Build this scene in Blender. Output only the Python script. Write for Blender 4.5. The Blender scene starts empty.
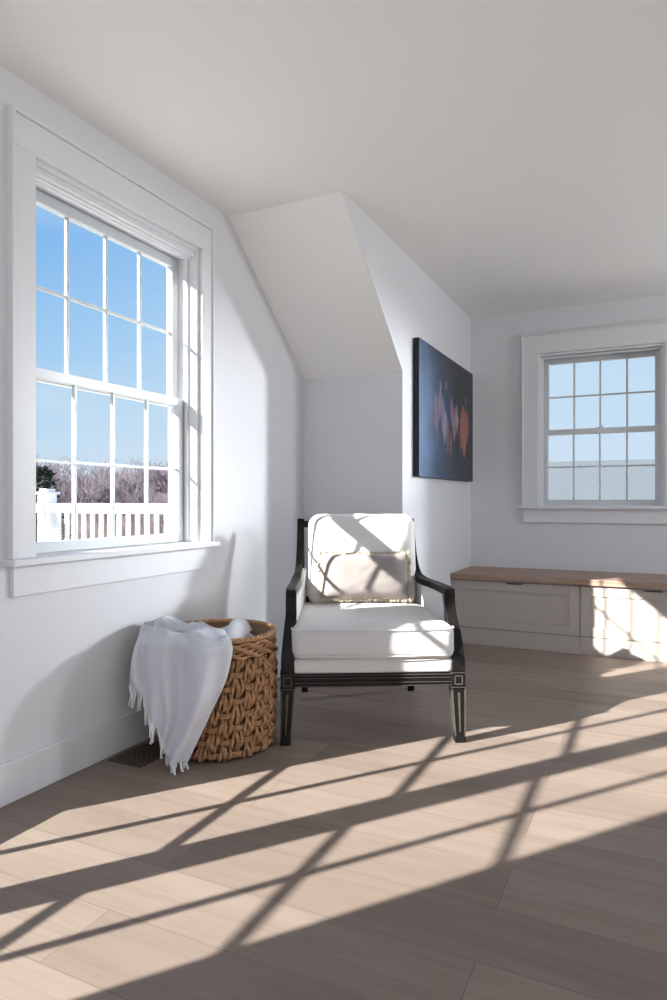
import bpy, bmesh, math, random
from mathutils import Vector, Matrix, noise
random.seed(7)
C = bpy.context.scene.collection
PI = math.pi

# ------------------------------------------------------------------ materials
def mat(name, col, rough=.6, spec=.5, metal=0., bump=0., bscale=60., bdist=.002, var=0., vscale=6., coords='Object'):
    m = bpy.data.materials.new(name); m.use_nodes = True
    nt = m.node_tree; b = nt.nodes['Principled BSDF']
    b.inputs['Base Color'].default_value = (*col, 1); b.inputs['Roughness'].default_value = rough
    b.inputs['Specular IOR Level'].default_value = spec; b.inputs['Metallic'].default_value = metal
    tc = nt.nodes.new('ShaderNodeTexCoord')
    if var:
        n = nt.nodes.new('ShaderNodeTexNoise'); n.inputs['Scale'].default_value = vscale; n.inputs['Detail'].default_value = 6
        nt.links.new(tc.outputs[coords], n.inputs['Vector'])
        mx = nt.nodes.new('ShaderNodeMix'); mx.data_type = 'RGBA'
        mx.inputs['A'].default_value = (*[c*(1-var) for c in col], 1); mx.inputs['B'].default_value = (*[min(1, c*(1+var)) for c in col], 1)
        nt.links.new(n.outputs['Fac'], mx.inputs['Factor']); nt.links.new(mx.outputs['Result'], b.inputs['Base Color'])
    if bump:
        n = nt.nodes.new('ShaderNodeTexNoise'); n.inputs['Scale'].default_value = bscale; n.inputs['Detail'].default_value = 4
        nt.links.new(tc.outputs[coords], n.inputs['Vector'])
        bp = nt.nodes.new('ShaderNodeBump'); bp.inputs['Strength'].default_value = bump; bp.inputs['Distance'].default_value = bdist
        nt.links.new(n.outputs['Fac'], bp.inputs['Height']); nt.links.new(bp.outputs['Normal'], b.inputs['Normal'])
    return m

def linen(name, col, scale=900., var=.04, bump=.25, rough=.9):
    m = bpy.data.materials.new(name); m.use_nodes = True
    nt = m.node_tree; b = nt.nodes['Principled BSDF']; b.inputs['Roughness'].default_value = rough
    b.inputs['Specular IOR Level'].default_value = .15
    b.inputs['Sheen Weight'].default_value = .15
    tc = nt.nodes.new('ShaderNodeTexCoord')
    outs = []
    for k, sc in enumerate(((scale, scale*.12, scale*.12), (scale*.12, scale, scale), (8, 8, 8))):
        mp = nt.nodes.new('ShaderNodeMapping'); mp.inputs['Scale'].default_value = sc
        nt.links.new(tc.outputs['Object'], mp.inputs['Vector'])
        n = nt.nodes.new('ShaderNodeTexNoise'); n.inputs['Scale'].default_value = 1; n.inputs['Detail'].default_value = 2
        nt.links.new(mp.outputs['Vector'], n.inputs['Vector']); outs.append(n.outputs['Fac'])
    a = nt.nodes.new('ShaderNodeMath'); a.operation = 'ADD'; nt.links.new(outs[0], a.inputs[0]); nt.links.new(outs[1], a.inputs[1])
    h = nt.nodes.new('ShaderNodeMath'); h.operation = 'MULTIPLY'; nt.links.new(a.outputs[0], h.inputs[0]); h.inputs[1].default_value = .5
    mx = nt.nodes.new('ShaderNodeMix'); mx.data_type = 'RGBA'
    mx.inputs['A'].default_value = (*[c*(1-var*2) for c in col], 1); mx.inputs['B'].default_value = (*[min(1, c*(1+var*2)) for c in col], 1)
    nt.links.new(h.outputs[0], mx.inputs['Factor']); nt.links.new(mx.outputs['Result'], b.inputs['Base Color'])
    bp = nt.nodes.new('ShaderNodeBump'); bp.inputs['Strength'].default_value = bump; bp.inputs['Distance'].default_value = .001
    nt.links.new(h.outputs[0], bp.inputs['Height']); nt.links.new(bp.outputs['Normal'], b.inputs['Normal'])
    return m

def floor_mat():
    m = bpy.data.materials.new('pale_oak_planks'); m.use_nodes = True
    nt = m.node_tree; b = nt.nodes['Principled BSDF']; N = nt.nodes.new; L = nt.links.new
    tc = N('ShaderNodeTexCoord')
    mp = N('ShaderNodeMapping'); mp.inputs['Location'].default_value = (.35, -1.025 + .2065*20, 0); L(tc.outputs['Object'], mp.inputs['Vector'])
    br = N('ShaderNodeTexBrick'); br.offset = .37; br.offset_frequency = 2; br.squash = 1
    br.inputs['Scale'].default_value = 1; br.inputs['Brick Width'].default_value = 2.3; br.inputs['Row Height'].default_value = .2065
    br.inputs['Mortar Size'].default_value = .0015; br.inputs['Mortar Smooth'].default_value = .3; br.inputs['Bias'].default_value = 0
    br.inputs['Color1'].default_value = (0, 0, 0, 1); br.inputs['Color2'].default_value = (1, 1, 1, 1); br.inputs['Mortar'].default_value = (.5, .5, .5, 1)
    L(mp.outputs['Vector'], br.inputs['Vector'])
    # per-plank shift of the grain
    sc = N('ShaderNodeVectorMath'); sc.operation = 'SCALE'; sc.inputs['Scale'].default_value = 7.3; L(br.outputs['Color'], sc.inputs[0])
    ad = N('ShaderNodeVectorMath'); ad.operation = 'ADD'; L(tc.outputs['Object'], ad.inputs[0]); L(sc.outputs[0], ad.inputs[1])
    def grain(s, det, dist):
        g = N('ShaderNodeMapping'); g.inputs['Scale'].default_value = s; L(ad.outputs[0], g.inputs['Vector'])
        n = N('ShaderNodeTexNoise'); n.inputs['Scale'].default_value = 1; n.inputs['Detail'].default_value = det; n.inputs['Distortion'].default_value = dist
        L(g.outputs['Vector'], n.inputs['Vector']); return n.outputs['Fac']
    g1 = grain((1.6, 26, 1), 8, .6); g2 = grain((6, 160, 1), 4, 0); g3 = grain((1.2, 3.5, 1), 3, .5)
    # knots
    km = N('ShaderNodeMapping'); km.inputs['Scale'].default_value = (1.25, 3.1, 1); L(ad.outputs[0], km.inputs['Vector'])
    vo = N('ShaderNodeTexVoronoi'); vo.inputs['Scale'].default_value = 1; L(km.outputs['Vector'], vo.inputs['Vector'])
    kr = N('ShaderNodeMapRange'); kr.inputs['From Min'].default_value = .02; kr.inputs['From Max'].default_value = .10; kr.inputs['To Min'].default_value = 1; kr.inputs['To Max'].default_value = 0
    L(vo.outputs['Distance'], kr.inputs['Value'])
    def mix(a, c2, f):
        x = N('ShaderNodeMix'); x.data_type = 'RGBA'
        for s, v in (('A', a), ('B', c2)):
            if isinstance(v, tuple): x.inputs[s].default_value = (*v, 1)
            else: L(v, x.inputs[s])
        if isinstance(f, float): x.inputs['Factor'].default_value = f
        else: L(f, x.inputs['Factor'])
        return x.outputs['Result']
    def rng(v, lo, hi, a=0., bb=1.):
        r = N('ShaderNodeMapRange'); r.inputs['From Min'].default_value = lo; r.inputs['From Max'].default_value = hi
        r.inputs['To Min'].default_value = a; r.inputs['To Max'].default_value = bb; L(v, r.inputs['Value']); return r.outputs['Result']
    sep = N('ShaderNodeSeparateColor'); L(br.outputs['Color'], sep.inputs[0])
    plank = mix(FLOOR_A, FLOOR_B, sep.outputs[0])
    c = mix(plank, FLOOR_C, rng(g1, .42, .75, 0., .40))
    c = mix(c, FLOOR_D, rng(g3, .5, .75, 0., .35))
    c = mix(c, FLOOR_E, rng(g2, .52, .8, 0., .35))
    kf = N('ShaderNodeMath'); kf.operation = 'MULTIPLY'; L(kr.outputs['Result'], kf.inputs[0]); kf.inputs[1].default_value = .5
    c = mix(c, FLOOR_K, kf.outputs[0])
    c = mix(c, (.075, .05, .038), rng(br.outputs['Fac'], 0, 1, 0., .55))
    L(c, b.inputs['Base Color'])
    L(rng(g1, .3, .7, .48, .60), b.inputs['Roughness']); b.inputs['Specular IOR Level'].default_value = .4
    bp = N('ShaderNodeBump'); bp.inputs['Strength'].default_value = .25; bp.inputs['Distance'].default_value = .0015
    hh = N('ShaderNodeMath'); hh.operation = 'SUBTRACT'; L(g2, hh.inputs[0]); L(br.outputs['Fac'], hh.inputs[1])
    L(hh.outputs[0], bp.inputs['Height']); L(bp.outputs['Normal'], b.inputs['Normal'])
    return m
FLOOR_A = (.20, .152, .125); FLOOR_B = (.275, .218, .182); FLOOR_C = (.155, .112, .090)
FLOOR_D = (.30, .245, .210); FLOOR_E = (.135, .098, .078); FLOOR_K = (.07, .042, .03)

def wood_mat(name, c1, c2, rough=.5, sx=(2, 30, 30)):
    m = bpy.data.materials.new(name); m.use_nodes = True
    nt = m.node_tree; b = nt.nodes['Principled BSDF']
    tc = nt.nodes.new('ShaderNodeTexCoord'); mp = nt.nodes.new('ShaderNodeMapping'); mp.inputs['Scale'].default_value = sx
    n = nt.nodes.new('ShaderNodeTexNoise'); n.inputs['Scale'].default_value = 1; n.inputs['Detail'].default_value = 8; n.inputs['Distortion'].default_value = .5
    nt.links.new(tc.outputs['Object'], mp.inputs['Vector']); nt.links.new(mp.outputs['Vector'], n.inputs['Vector'])
    r = nt.nodes.new('ShaderNodeValToRGB'); r.color_ramp.elements[0].position = .35; r.color_ramp.elements[1].position = .68
    r.color_ramp.elements[0].color = (*c1, 1); r.color_ramp.elements[1].color = (*c2, 1)
    nt.links.new(n.outputs['Fac'], r.inputs['Fac']); nt.links.new(r.outputs['Color'], b.inputs['Base Color'])
    b.inputs['Roughness'].default_value = rough
    bp = nt.nodes.new('ShaderNodeBump'); bp.inputs['Strength'].default_value = .15; bp.inputs['Distance'].default_value = .001
    nt.links.new(n.outputs['Fac'], bp.inputs['Height']); nt.links.new(bp.outputs['Normal'], b.inputs['Normal'])
    return m

def glass_mat():
    m = bpy.data.materials.new('window_glass'); m.use_nodes = True
    nt = m.node_tree; nt.nodes.clear()
    o = nt.nodes.new('ShaderNodeOutputMaterial'); t = nt.nodes.new('ShaderNodeBsdfTransparent'); g = nt.nodes.new('ShaderNodeBsdfGlossy')
    t.inputs['Color'].default_value = (.97, .98, .98, 1); g.inputs['Roughness'].default_value = .02
    lw = nt.nodes.new('ShaderNodeLayerWeight'); lw.inputs['Blend'].default_value = .5
    pw = nt.nodes.new('ShaderNodeMath'); pw.operation = 'POWER'; pw.inputs[1].default_value = 8; nt.links.new(lw.outputs['Facing'], pw.inputs[0])
    f = nt.nodes.new('ShaderNodeMapRange'); f.inputs['To Min'].default_value = 0; f.inputs['To Max'].default_value = .8; nt.links.new(pw.outputs[0], f.inputs['Value'])
    mx = nt.nodes.new('ShaderNodeMixShader'); nt.links.new(f.outputs[0], mx.inputs[0]); nt.links.new(t.outputs[0], mx.inputs[1]); nt.links.new(g.outputs[0], mx.inputs[2])
    nt.links.new(mx.outputs[0], o.inputs['Surface']); return m

M = dict(
    wall=mat('white_wall_paint', (.70, .70, .73), .85, .2, bump=.05, bscale=350, bdist=.0006),
    ceil=mat('ceiling_paint', (.87, .86, .84), .9, .2, bump=.05, bscale=300, bdist=.0006),
    trim=mat('white_trim_paint', (.72, .725, .75), .4, .45, bump=.02, bscale=120, bdist=.0004),
    sash=mat('white_vinyl_sash', (.58, .61, .63), .35, .5),
    glass=glass_mat(), floor=floor_mat(),
    greige=mat('greige_cabinet_paint', (.47, .42, .385), .45, .4, bump=.03, bscale=150, bdist=.0004),
    recess_shade=mat('painted_recess_shade', (.10, .08, .065), .7),  # dark colour that stands in for shade in recesses
    benchtop=wood_mat('brown_oak_top', (.27, .17, .125), (.40, .27, .205), .42, (3, 45, 45)),
    black=mat('brushed_black_paint', (.009, .008, .0075), .42, .2, bump=.2, bscale=90, bdist=.0008, var=.35, vscale=30),
    worn=mat('worn_black_paint_edges', (.085, .076, .066), .5, .35, bump=.2, bscale=90, var=.4, vscale=45),
    fabric=linen('white_linen', (.66, .645, .645)),
    pillow=linen('oatmeal_linen', (.28, .245, .235), 700, .09, .5),
    jute=linen('tan_jute', (.46, .385, .30), 500, .12, .4),
    throw=linen('grey_white_throw', (.63, .64, .70), 700, .05, .5),
    tassel=linen('white_tassel', (.78, .77, .77), 500, .05, .3),
    cane=mat('dried_banana_leaf', (.38, .205, .10), .55, .4, bump=.7, bscale=150, bdist=.002, var=.75, vscale=70),
    cane_shade=mat('shaded_inner_cane', (.16, .085, .045), .7, .3, bump=.5, bscale=120, var=.4, vscale=30),  # cane colour darkened to read as shade inside and between strands
    bronze=mat('brown_vent_metal', (.085, .06, .045), .5, .5, metal=.3),
    vinyl=mat('white_deck_vinyl', (.83, .83, .83), .5, .4),
    deck=mat('grey_deck_boards', (.50, .48, .46), .7, .3, var=.1, vscale=3),
    bark=mat('bare_grey_bark', (.25, .21, .235), .9, .2, var=.3, vscale=2),
    pine=mat('pine_needles', (.035, .06, .045), .9, .2, var=.4, vscale=3),
    brush=mat('winter_brush', (.23, .185, .185), .95, .1, var=.3, vscale=1),
    ground=mat('winter_field', (.30, .26, .20), .95, .1, var=.2, vscale=.3),
    shingle=mat('weathered_grey_shingles', (.085, .098, .112), .85, .2, bump=.5, bscale=14, var=.12, vscale=9),
    siding=mat('pale_siding', (.62, .62, .62), .8, .2),
    edge=mat('black_canvas_edge', (.010, .012, .022), .5, .3),
    brass=mat('satin_nickel', (.55, .54, .52), .3, .5, metal=.9),
)

# ------------------------------------------------------------------ mesh helpers
def box(bm, a, b, mi=0):
    x0, x1 = sorted((a[0], b[0])); y0, y1 = sorted((a[1], b[1])); z0, z1 = sorted((a[2], b[2]))
    v = [bm.verts.new(p) for p in ((x0,y0,z0),(x1,y0,z0),(x1,y1,z0),(x0,y1,z0),(x0,y0,z1),(x1,y0,z1),(x1,y1,z1),(x0,y1,z1))]
    for f in ((0,3,2,1),(4,5,6,7),(0,1,5,4),(1,2,6,5),(2,3,7,6),(3,0,4,7)):
        bm.faces.new([v[i] for i in f]).material_index = mi
def prism(bm, prof, a, b, plane='yz'):
    # closed profile extruded between a and b along the remaining axis
    def P(u, w, t): return {'yz': (t, u, w), 'xz': (u, t, w), 'xy': (u, w, t)}[plane]
    A = [bm.verts.new(P(u, w, a)) for u, w in prof]; B = [bm.verts.new(P(u, w, b)) for u, w in prof]
    n = len(prof); bm.faces.new(A[::-1]); bm.faces.new(B)
    for i in range(n): bm.faces.new((A[i], A[(i+1)%n], B[(i+1)%n], B[i]))
def frames(pts):
    T = []
    for i in range(len(pts)):
        a = pts[max(0, i-1)]; b = pts[min(len(pts)-1, i+1)]; T.append((b-a).normalized())
    return T
def sweep(bm, pts, sizes, side=None, cap=True):
    # rectangular section bar through pts; sizes (w along side, d across) per point; side = fixed lateral direction
    pts = [Vector(p) for p in pts]; T = frames(pts); rings = []
    for p, t, s in zip(pts, T, sizes):
        sd = Vector(side) if side is not None else Vector((1, 0, 0))
        sd = (sd - t*sd.dot(t)).normalized(); n = t.cross(sd).normalized()
        w, d = s[0]/2, s[1]/2
        rings.append([bm.verts.new(p + sd*w*i + n*d*j) for i, j in ((-1,-1),(1,-1),(1,1),(-1,1))])
    for a, b in zip(rings, rings[1:]):
        for i in range(4): bm.faces.new((a[i], a[(i+1)%4], b[(i+1)%4], b[i]))
    if cap: bm.faces.new(rings[0][::-1]); bm.faces.new(rings[-1])
def tube(bm, pts, r, n=6, closed=False, cap=True):
    pts = [Vector(p) for p in pts]; m = len(pts)
    rr = r if isinstance(r, (list, tuple)) else [r]*m
    rings = []; prev = None
    for i, p in enumerate(pts):
        if closed: t = (pts[(i+1)%m]-pts[i-1]).normalized()
        else: t = (pts[min(m-1, i+1)]-pts[max(0, i-1)]).normalized()
        if prev is None:
            u = t.orthogonal().normalized()
        else:
            u = (prev - t*prev.dot(t)); u = u.normalized() if u.length > 1e-6 else t.orthogonal().normalized()
        prev = u; w = t.cross(u)
        rings.append([bm.verts.new(p + (u*math.cos(2*PI*k/n) + w*math.sin(2*PI*k/n))*rr[i]) for k in range(n)])
    pr = list(zip(rings, rings[1:])) + ([(rings[-1], rings[0])] if closed else [])
    for a, b in pr:
        for k in range(n):
            try: f = bm.faces.new((a[k], a[(k+1)%n], b[(k+1)%n], b[k])); f.smooth = True
            except ValueError: pass
    if cap and not closed: bm.faces.new(rings[0][::-1]); bm.faces.new(rings[-1])
def spline(P, n=8):
    P = [Vector(p) for p in P]; out = []
    for i in range(len(P)-1):
        p0 = P[max(0, i-1)]; p1 = P[i]; p2 = P[i+1]; p3 = P[min(len(P)-1, i+2)]
        for k in range(n):
            t = k/n
            out.append(.5*((2*p1) + (-p0+p2)*t + (2*p0-5*p1+4*p2-p3)*t*t + (-p0+3*p1-3*p2+p3)*t**3))
    out.append(P[-1]); return out
def obj(name, bm, material, parent=None, bevel=0., smooth=False, seg=2, loc=None, rot=None, recalc=True, weld=False):
    if weld: bmesh.ops.remove_doubles(bm, verts=bm.verts, dist=1e-6)
    if recalc: bmesh.ops.recalc_face_normals(bm, faces=bm.faces)
    me = bpy.data.meshes.new(name); bm.to_mesh(me); bm.free()
    for mm in (material if isinstance(material, (list, tuple)) else [material]): me.materials.append(mm)
    o = bpy.data.objects.new(name, me); C.objects.link(o)
    if parent: o.parent = parent
    if loc: o.location = loc
    if rot: o.rotation_euler = rot
    if smooth:
        for p in me.polygons: p.use_smooth = True
    if bevel:
        b = o.modifiers.new('Bevel', 'BEVEL'); b.width = bevel; b.segments = seg; b.limit_method = 'ANGLE'; b.angle_limit = math.radians(40); b.harden_normals = False
    return o
def tag(o, label, cat, group=None, kind=None):
    o['label'] = label; o['category'] = cat
    if group: o['group'] = group
    if kind: o['kind'] = kind
    return o
def struct(o, label=None):
    o['kind'] = 'structure'
    if label: o['label'] = label
    return o
def empty(name, loc=(0,0,0), rz=0):
    o = bpy.data.objects.new(name, None); C.objects.link(o); o.location = loc; o.rotation_euler = (0, 0, rz); o.empty_display_size = .1; return o
def BM(): return bmesh.new()

# ------------------------------------------------------------------ room shell
XL, XP, YA, YE, ZC = -1.935, -1.30, 3.605, 5.17, 2.43
XR, YB = 2.14, -2.0
YS = 2.79; ZS = 1.745                     # the slope falls from (YS, ZC) to (YA, ZS)
XO = -2.10                                # outer face of the left wall
WY0, WY1, WZ0, WZ1 = 1.620, 2.556, .795, 2.188      # left window opening
DY0, DY1, DZ1 = -.56, 1.335, 2.06                   # sliding door opening
EX0, EX1, EZ0, EZ1 = -.79, .062, .955, 2.10         # end window opening
def panel_wall(bm, axis, c0, c1, u0, u1, z0, z1, holes):
    # wall slab between c0..c1 on its thin axis, u0..u1 along, with rectangular holes (ua, ub, za, zb)
    us = sorted({u0, u1, *[h[0] for h in holes], *[h[1] for h in holes]}); zs = sorted({z0, z1, *[h[2] for h in holes], *[h[3] for h in holes]})
    for ua, ub in zip(us, us[1:]):
        for za, zb in zip(zs, zs[1:]):
            cu, cz = (ua+ub)/2, (za+zb)/2
            if any(h[0] < cu < h[1] and h[2] < cz < h[3] for h in holes): continue
            if axis == 'x': box(bm, (c0, ua, za), (c1, ub, zb))
            else: box(bm, (ua, c0, za), (ub, c1, zb))
bm = BM(); box(bm, (XO, YB-.1, -.12), (XR+.1, YE+.15, 0)); struct(obj('floor', bm, M['floor']))
bm = BM(); box(bm, (XO, YB-.1, ZC), (XR+.1, YE+.15, ZC+.15)); struct(obj('ceiling', bm, M['ceil']))
bm = BM(); panel_wall(bm, 'x', XO, XL, YB-.1, YA, 0, ZC, [(WY0, WY1, WZ0, WZ1), (DY0, DY1, 0, DZ1)])
struct(obj('wall_left', bm, M['wall']))
bm = BM(); box(bm, (XO, YA, 0), (XP-.14, YA+.12, ZC)); struct(obj('wall_alcove', bm, M['wall']))
bm = BM(); box(bm, (XP-.14, YA, 0), (XP, YE, ZC)); 
# triangular cheek of the dormer beside the slope
prism(bm, [(YS, ZC), (YA+.001, ZC), (YA+.001, ZS)], XP-.004, XP, 'yz')
struct(obj('wall_picture', bm, M['wall']))
bm = BM(); prism(bm, [(YS, ZC), (YA, ZC), (YA, ZS)], XL, XP-.004, 'yz'); struct(obj('ceiling_slope', bm, M['ceil']))
E2X0, E2X1 = .55, 1.80
bm = BM(); panel_wall(bm, 'y', YE, YE+.15, XP-.14, XR+.1, 0, ZC, [(EX0, EX1, EZ0, EZ1), (E2X0, E2X1, EZ0, EZ1)]); struct(obj('wall_end', bm, M['wall']))
RY = [(3.72, 4.52, .80, 2.10), (.2, 1.8, .80, 2.10)]
bm = BM(); panel_wall(bm, 'x', XR, XR+.15, YB-.1, YE+.15, 0, ZC, RY); struct(obj('wall_right', bm, M['wall']))
bm = BM(); panel_wall(bm, 'y', YB-.15, YB, XO, XR+.1, 0, ZC, [(-1.2, 1.4, .8, 2.1)]); struct(obj('wall_back', bm, M['wall']))

def baseboard(name, pts_fn):
    bm = BM(); pts_fn(bm); return struct(obj(name, bm, M['trim'], bevel=.003))
BH = .137
baseboard('baseboard_left', lambda b: (box(b, (XL, DY1+.115, 0), (XL+.016, YA, BH)), box(b, (XL, YB, 0), (XL+.016, DY0-.115, BH))))
baseboard('baseboard_alcove', lambda b: box(b, (XL, YA-.016, 0), (XP, YA, BH)))
baseboard('baseboard_picture', lambda b: box(b, (XP, YA-.016, 0), (XP+.016, 4.60, BH)))
baseboard('baseboard_right', lambda b: box(b, (XR-.016, YB, 0), (XR, 4.60, BH)))

# ------------------------------------------------------------------ windows
def W(axis, sgn, c):   # local frame: u along wall, w into the room from the wall face, z up
    if axis == 'x': return lambda u, w, z: (c + sgn*w, u, z)
    return lambda u, w, z: (u, c + sgn*w, z)
def double_hung(name, axis, sgn, c, u0, u1, z0, z1, casing=.127, far=None, over=.035, cols=4, casing_top=.147, upz=-.125, loz=-.085, head=.018):
    P = W(axis, sgn, c); root = empty(name, P((u0+u1)/2, 0, z0)); struct(root); o0 = Vector(root.location)
    def add(nm, fn, m, par=root, bev=.002):
        bm = BM()
        fn(lambda a, b: box(bm, Vector(P(*a))-o0, Vector(P(*b))-o0))
        return obj(nm, bm, m, par, bevel=bev)
    cw = casing; ct = casing_top; cf = far or casing
    def fcas(B):
        B((u0-cw, 0, z0+.012), (u0, .020, z1)); B((u1, 0, z0+.012), (u1+cf, .020, z1)); B((u0-cw, 0, z1), (u1+cf, .020, z1+ct))
    add('casing', fcas, M['trim'])
    def fbb(B):   # raised back band round the casing and inner bead
        t = .012
        B((u0-cw-t, 0, z0+.012), (u0-cw, .030, z1+ct+t)); B((u1+cf, 0, z0+.012), (u1+cf+t, .030, z1+ct+t)); B((u0-cw, 0, z1+ct), (u1+cf, .030, z1+ct+t))
    add('back_band', fbb, M['trim'])
    add('sill', lambda B: B((u0-cw-over, -.06, z0-.012), (u1+cf+over, .055, z0+.012)), M['trim'], bev=.004)
    add('apron', lambda B: B((u0-cw, 0, z0-.115), (u1+cf, .018, z0-.012)), M['trim'])
    j = .018
    def fj(B):
        B((u0, -.165, z0+.012), (u0+j, .0, z1)); B((u1-j, -.165, z0+.012), (u1, .0, z1)); B((u0+j, -.165, z1-head), (u1-j, -.012, z1)); B((u0+j, -.165, z1-.018), (u1-j, 0, z1)); B((u0+j, -.06, z1-head-.008), (u1-j, -.03, z1-head))
        # stops between the sash tracks
        for (a, b) in ((-.062, -.045), (-.158, -.146)):
            B((u0+j, a, z0+.012), (u0+j+.014, b, z1-j)); B((u1-j-.014, a, z0+.012), (u1-j, b, z1-j)); B((u0+j+.014, a, z1-head-.014), (u1-j-.014, b, z1-head))
        B((u0+j, -.165, z0-.02), (u1-j, -.06, z0+.014))
    add('window_frame', fj, M['trim'])
    zm = (z0+z1)/2 - .030 if head > .02 else (z0+z1)/2 - .012
    def sash(nm, w, za, zb, bot, top):
        a, b = u0+j+.003, u1-j-.003; st = .042; t = .034
        def f(B):
            B((a, w-t/2, za), (a+st, w+t/2, zb)); B((b-st, w-t/2, za), (b, w+t/2, zb))
            B((a+st, w-t/2, za), (b-st, w+t/2, za+bot)); B((a+st, w-t/2, zb-top), (b-st, w+t/2, zb))
        s = add(nm, f, M['sash'])
        g0, g1, h0, h1 = a+st, b-st, za+bot, zb-top
        def fm(B):
            mw = .0066
            for k in range(1, cols): u = g0+(g1-g0)*k/cols; B((u-mw, w-.0075, h0), (u+mw, w+.0075, h1))
            zc = (h0+h1)/2; B((g0, w-.007, zc-mw), (g1, w+.007, zc+mw))
        add('muntin_grid', fm, M['sash'], s, .003)
        add('pane', lambda B: B((g0-.004, w-.002, h0-.004), (g1+.004, w+.002, h1+.004)), M['glass'], s, 0)
        return s
    sash('upper_sash', upz, zm-.018, z1-head-.002, .036, .045)
    lo = sash('lower_sash', loz, z0+.015, zm+.020, .040, .036)
    um = (u0+u1)/2
    if head < .02: add('latch', lambda B: (B((um-.025, loz-.012, zm+.020), (um+.025, loz+.012, zm+.027)), B((um-.004, loz-.012, zm+.027), (um+.022, loz+.002, zm+.038))), M['sash'], lo)
    return root
double_hung('window_1', 'x', 1, XL, WY0, WY1, WZ0, WZ1, casing=.088, casing_top=.108, head=.040, far=.072, over=.026)
double_hung('window_2', 'y', -1, YE, EX0, EX1, EZ0, EZ1, casing=.105, casing_top=.137)
double_hung('window_3', 'y', -1, YE, E2X0, E2X1, EZ0, EZ1, casing=.105, casing_top=.137)  # unseen; opening widened and shifted to pass the added end lamp
double_hung('window_4', 'x', -1, XR, RY[0][0], RY[0][1], RY[0][2], RY[0][3])
double_hung('window_5', 'x', -1, XR, RY[1][0], RY[1][1], RY[1][2], RY[1][3])  # unseen window, added to let in the near right fill lamp
double_hung('window_6', 'y', 1, YB, -1.2, 1.4, .8, 2.1)  # unseen window, added for the fill lamp behind the camera

# sliding patio door nearer the camera, its grille throws the sun pattern on the floor
def patio():
    root = empty('door_1', (XL, .39, 0)); struct(root); o0 = Vector(root.location)
    def add(nm, boxes, m, par=root, bev=.002):
        bm = BM()
        for a, b in boxes: box(bm, Vector(a)-o0, Vector(b)-o0)
        return obj(nm, bm, m, par, bevel=bev)
    add('casing', [((XL, DY0-.10, 0), (XL+.02, DY0, DZ1)), ((XL, DY1, 0), (XL+.02, DY1+.10, DZ1)), ((XL, DY0-.10, DZ1), (XL+.02, DY1+.10, DZ1+.14))], M['trim'])
    add('door_frame', [((XO, DY0, 0), (XL, DY0+.03, DZ1)), ((XO, DY1-.03, 0), (XL, DY1, DZ1)), ((XO, DY0+.03, DZ1-.03), (XL, DY1-.03, DZ1)), ((XO, DY0+.03, 0), (XL, DY1-.03, .035))], M['trim'])
    k = .85
    def leaf(nm, xg, y0, y1, s0, s1, off=0.):
        g0, g1 = y0+s0, y1-s1
        h0 = DOOR_H0; row = DOOR_ROW; h1 = h0+4*row
        t = .038
        lf = add(nm, [((xg-t/2, y0, .036), (xg+t/2, g0, DZ1-.032)), ((xg-t/2, g1, .036), (xg+t/2, y1, DZ1-.032)),
                      ((xg-t/2, g0, .036), (xg+t/2, g1, h0)), ((xg-t/2, g0, h1), (xg+t/2, g1, DZ1-.032))], M['sash'])
        mw = .009; yc = (g0+g1)/2 + off
        b = [((xg-.012, yc-mw, h0), (xg+.012, yc+mw, h1))]
        for i in range(1, 4): b.append(((xg-.0115, g0, h0+row*i-mw), (xg+.0115, g1, h0+row*i+mw)))
        add('muntin_grid', b, M['sash'], lf, .002)
        add('pane', [((xg-.002, g0-.004, h0-.004), (xg+.002, g1+.004, h1+.004))], M['glass'], lf, 0)
        return lf
    leaf('sliding_panel', XL-.060, .40, 1.304, .135, .085)
    leaf('fixed_panel', XL-.128, DY0+.031, .41, .155, .125, .022)
    add('door_handle', [((XL-.041, .43, .92), (XL-.020, .455, 1.14))], M['brass'])
DOOR_H0, DOOR_ROW = .224, .407
patio()

# ------------------------------------------------------------------ sun, sky and added fill lamps
SUNV = Vector((1, 1.316, -.86)).normalized()
sl = bpy.data.lights.new('sun', 'SUN'); sl.energy = 20; sl.angle = math.radians(.55); sl.color = (1, .975, .91)
so = bpy.data.objects.new('sun', sl); C.objects.link(so); so.rotation_euler = SUNV.to_track_quat('-Z', 'Y').to_euler(); so.location = (-6, -6, 8)
def area(name, loc, d, sx, sy, e, col=(.93, .96, 1.), spread=180):
    l = bpy.data.lights.new(name, 'AREA'); l.shape = 'RECTANGLE'; l.size = sx; l.size_y = sy; l.energy = e; l.color = col; l.spread = math.radians(spread)
    o = bpy.data.objects.new(name, l); C.objects.link(o); o.location = loc; o.rotation_euler = Vector(d).to_track_quat('-Z', 'Z').to_euler(); return o
area('fill_light_right', (XR+.45, 4.26, 1.50), (-1, -.25, -.05), .4, .5, 56)  # added lamp standing in for light from the right, outside an unseen window
area('fill_light_right', (XR+.30, 1.0, 1.15), (-1, 0, .9), 1.6, 1.0, 7)  # weak added fill lamp, tilted up to brighten the ceiling
area('fill_light_end', (2.95, YE+1.4, 2.05), (-.765, -.644, -.16), .36, .36, 15, spread=32)  # added lamp, beam narrowed to light only the left wall
area('fill_light_back', (.1, YB-.30, 1.15), (0, 1, .45), 2.6, 1.0, 44)  # added fill lamp for surfaces facing the back of the room

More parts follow.
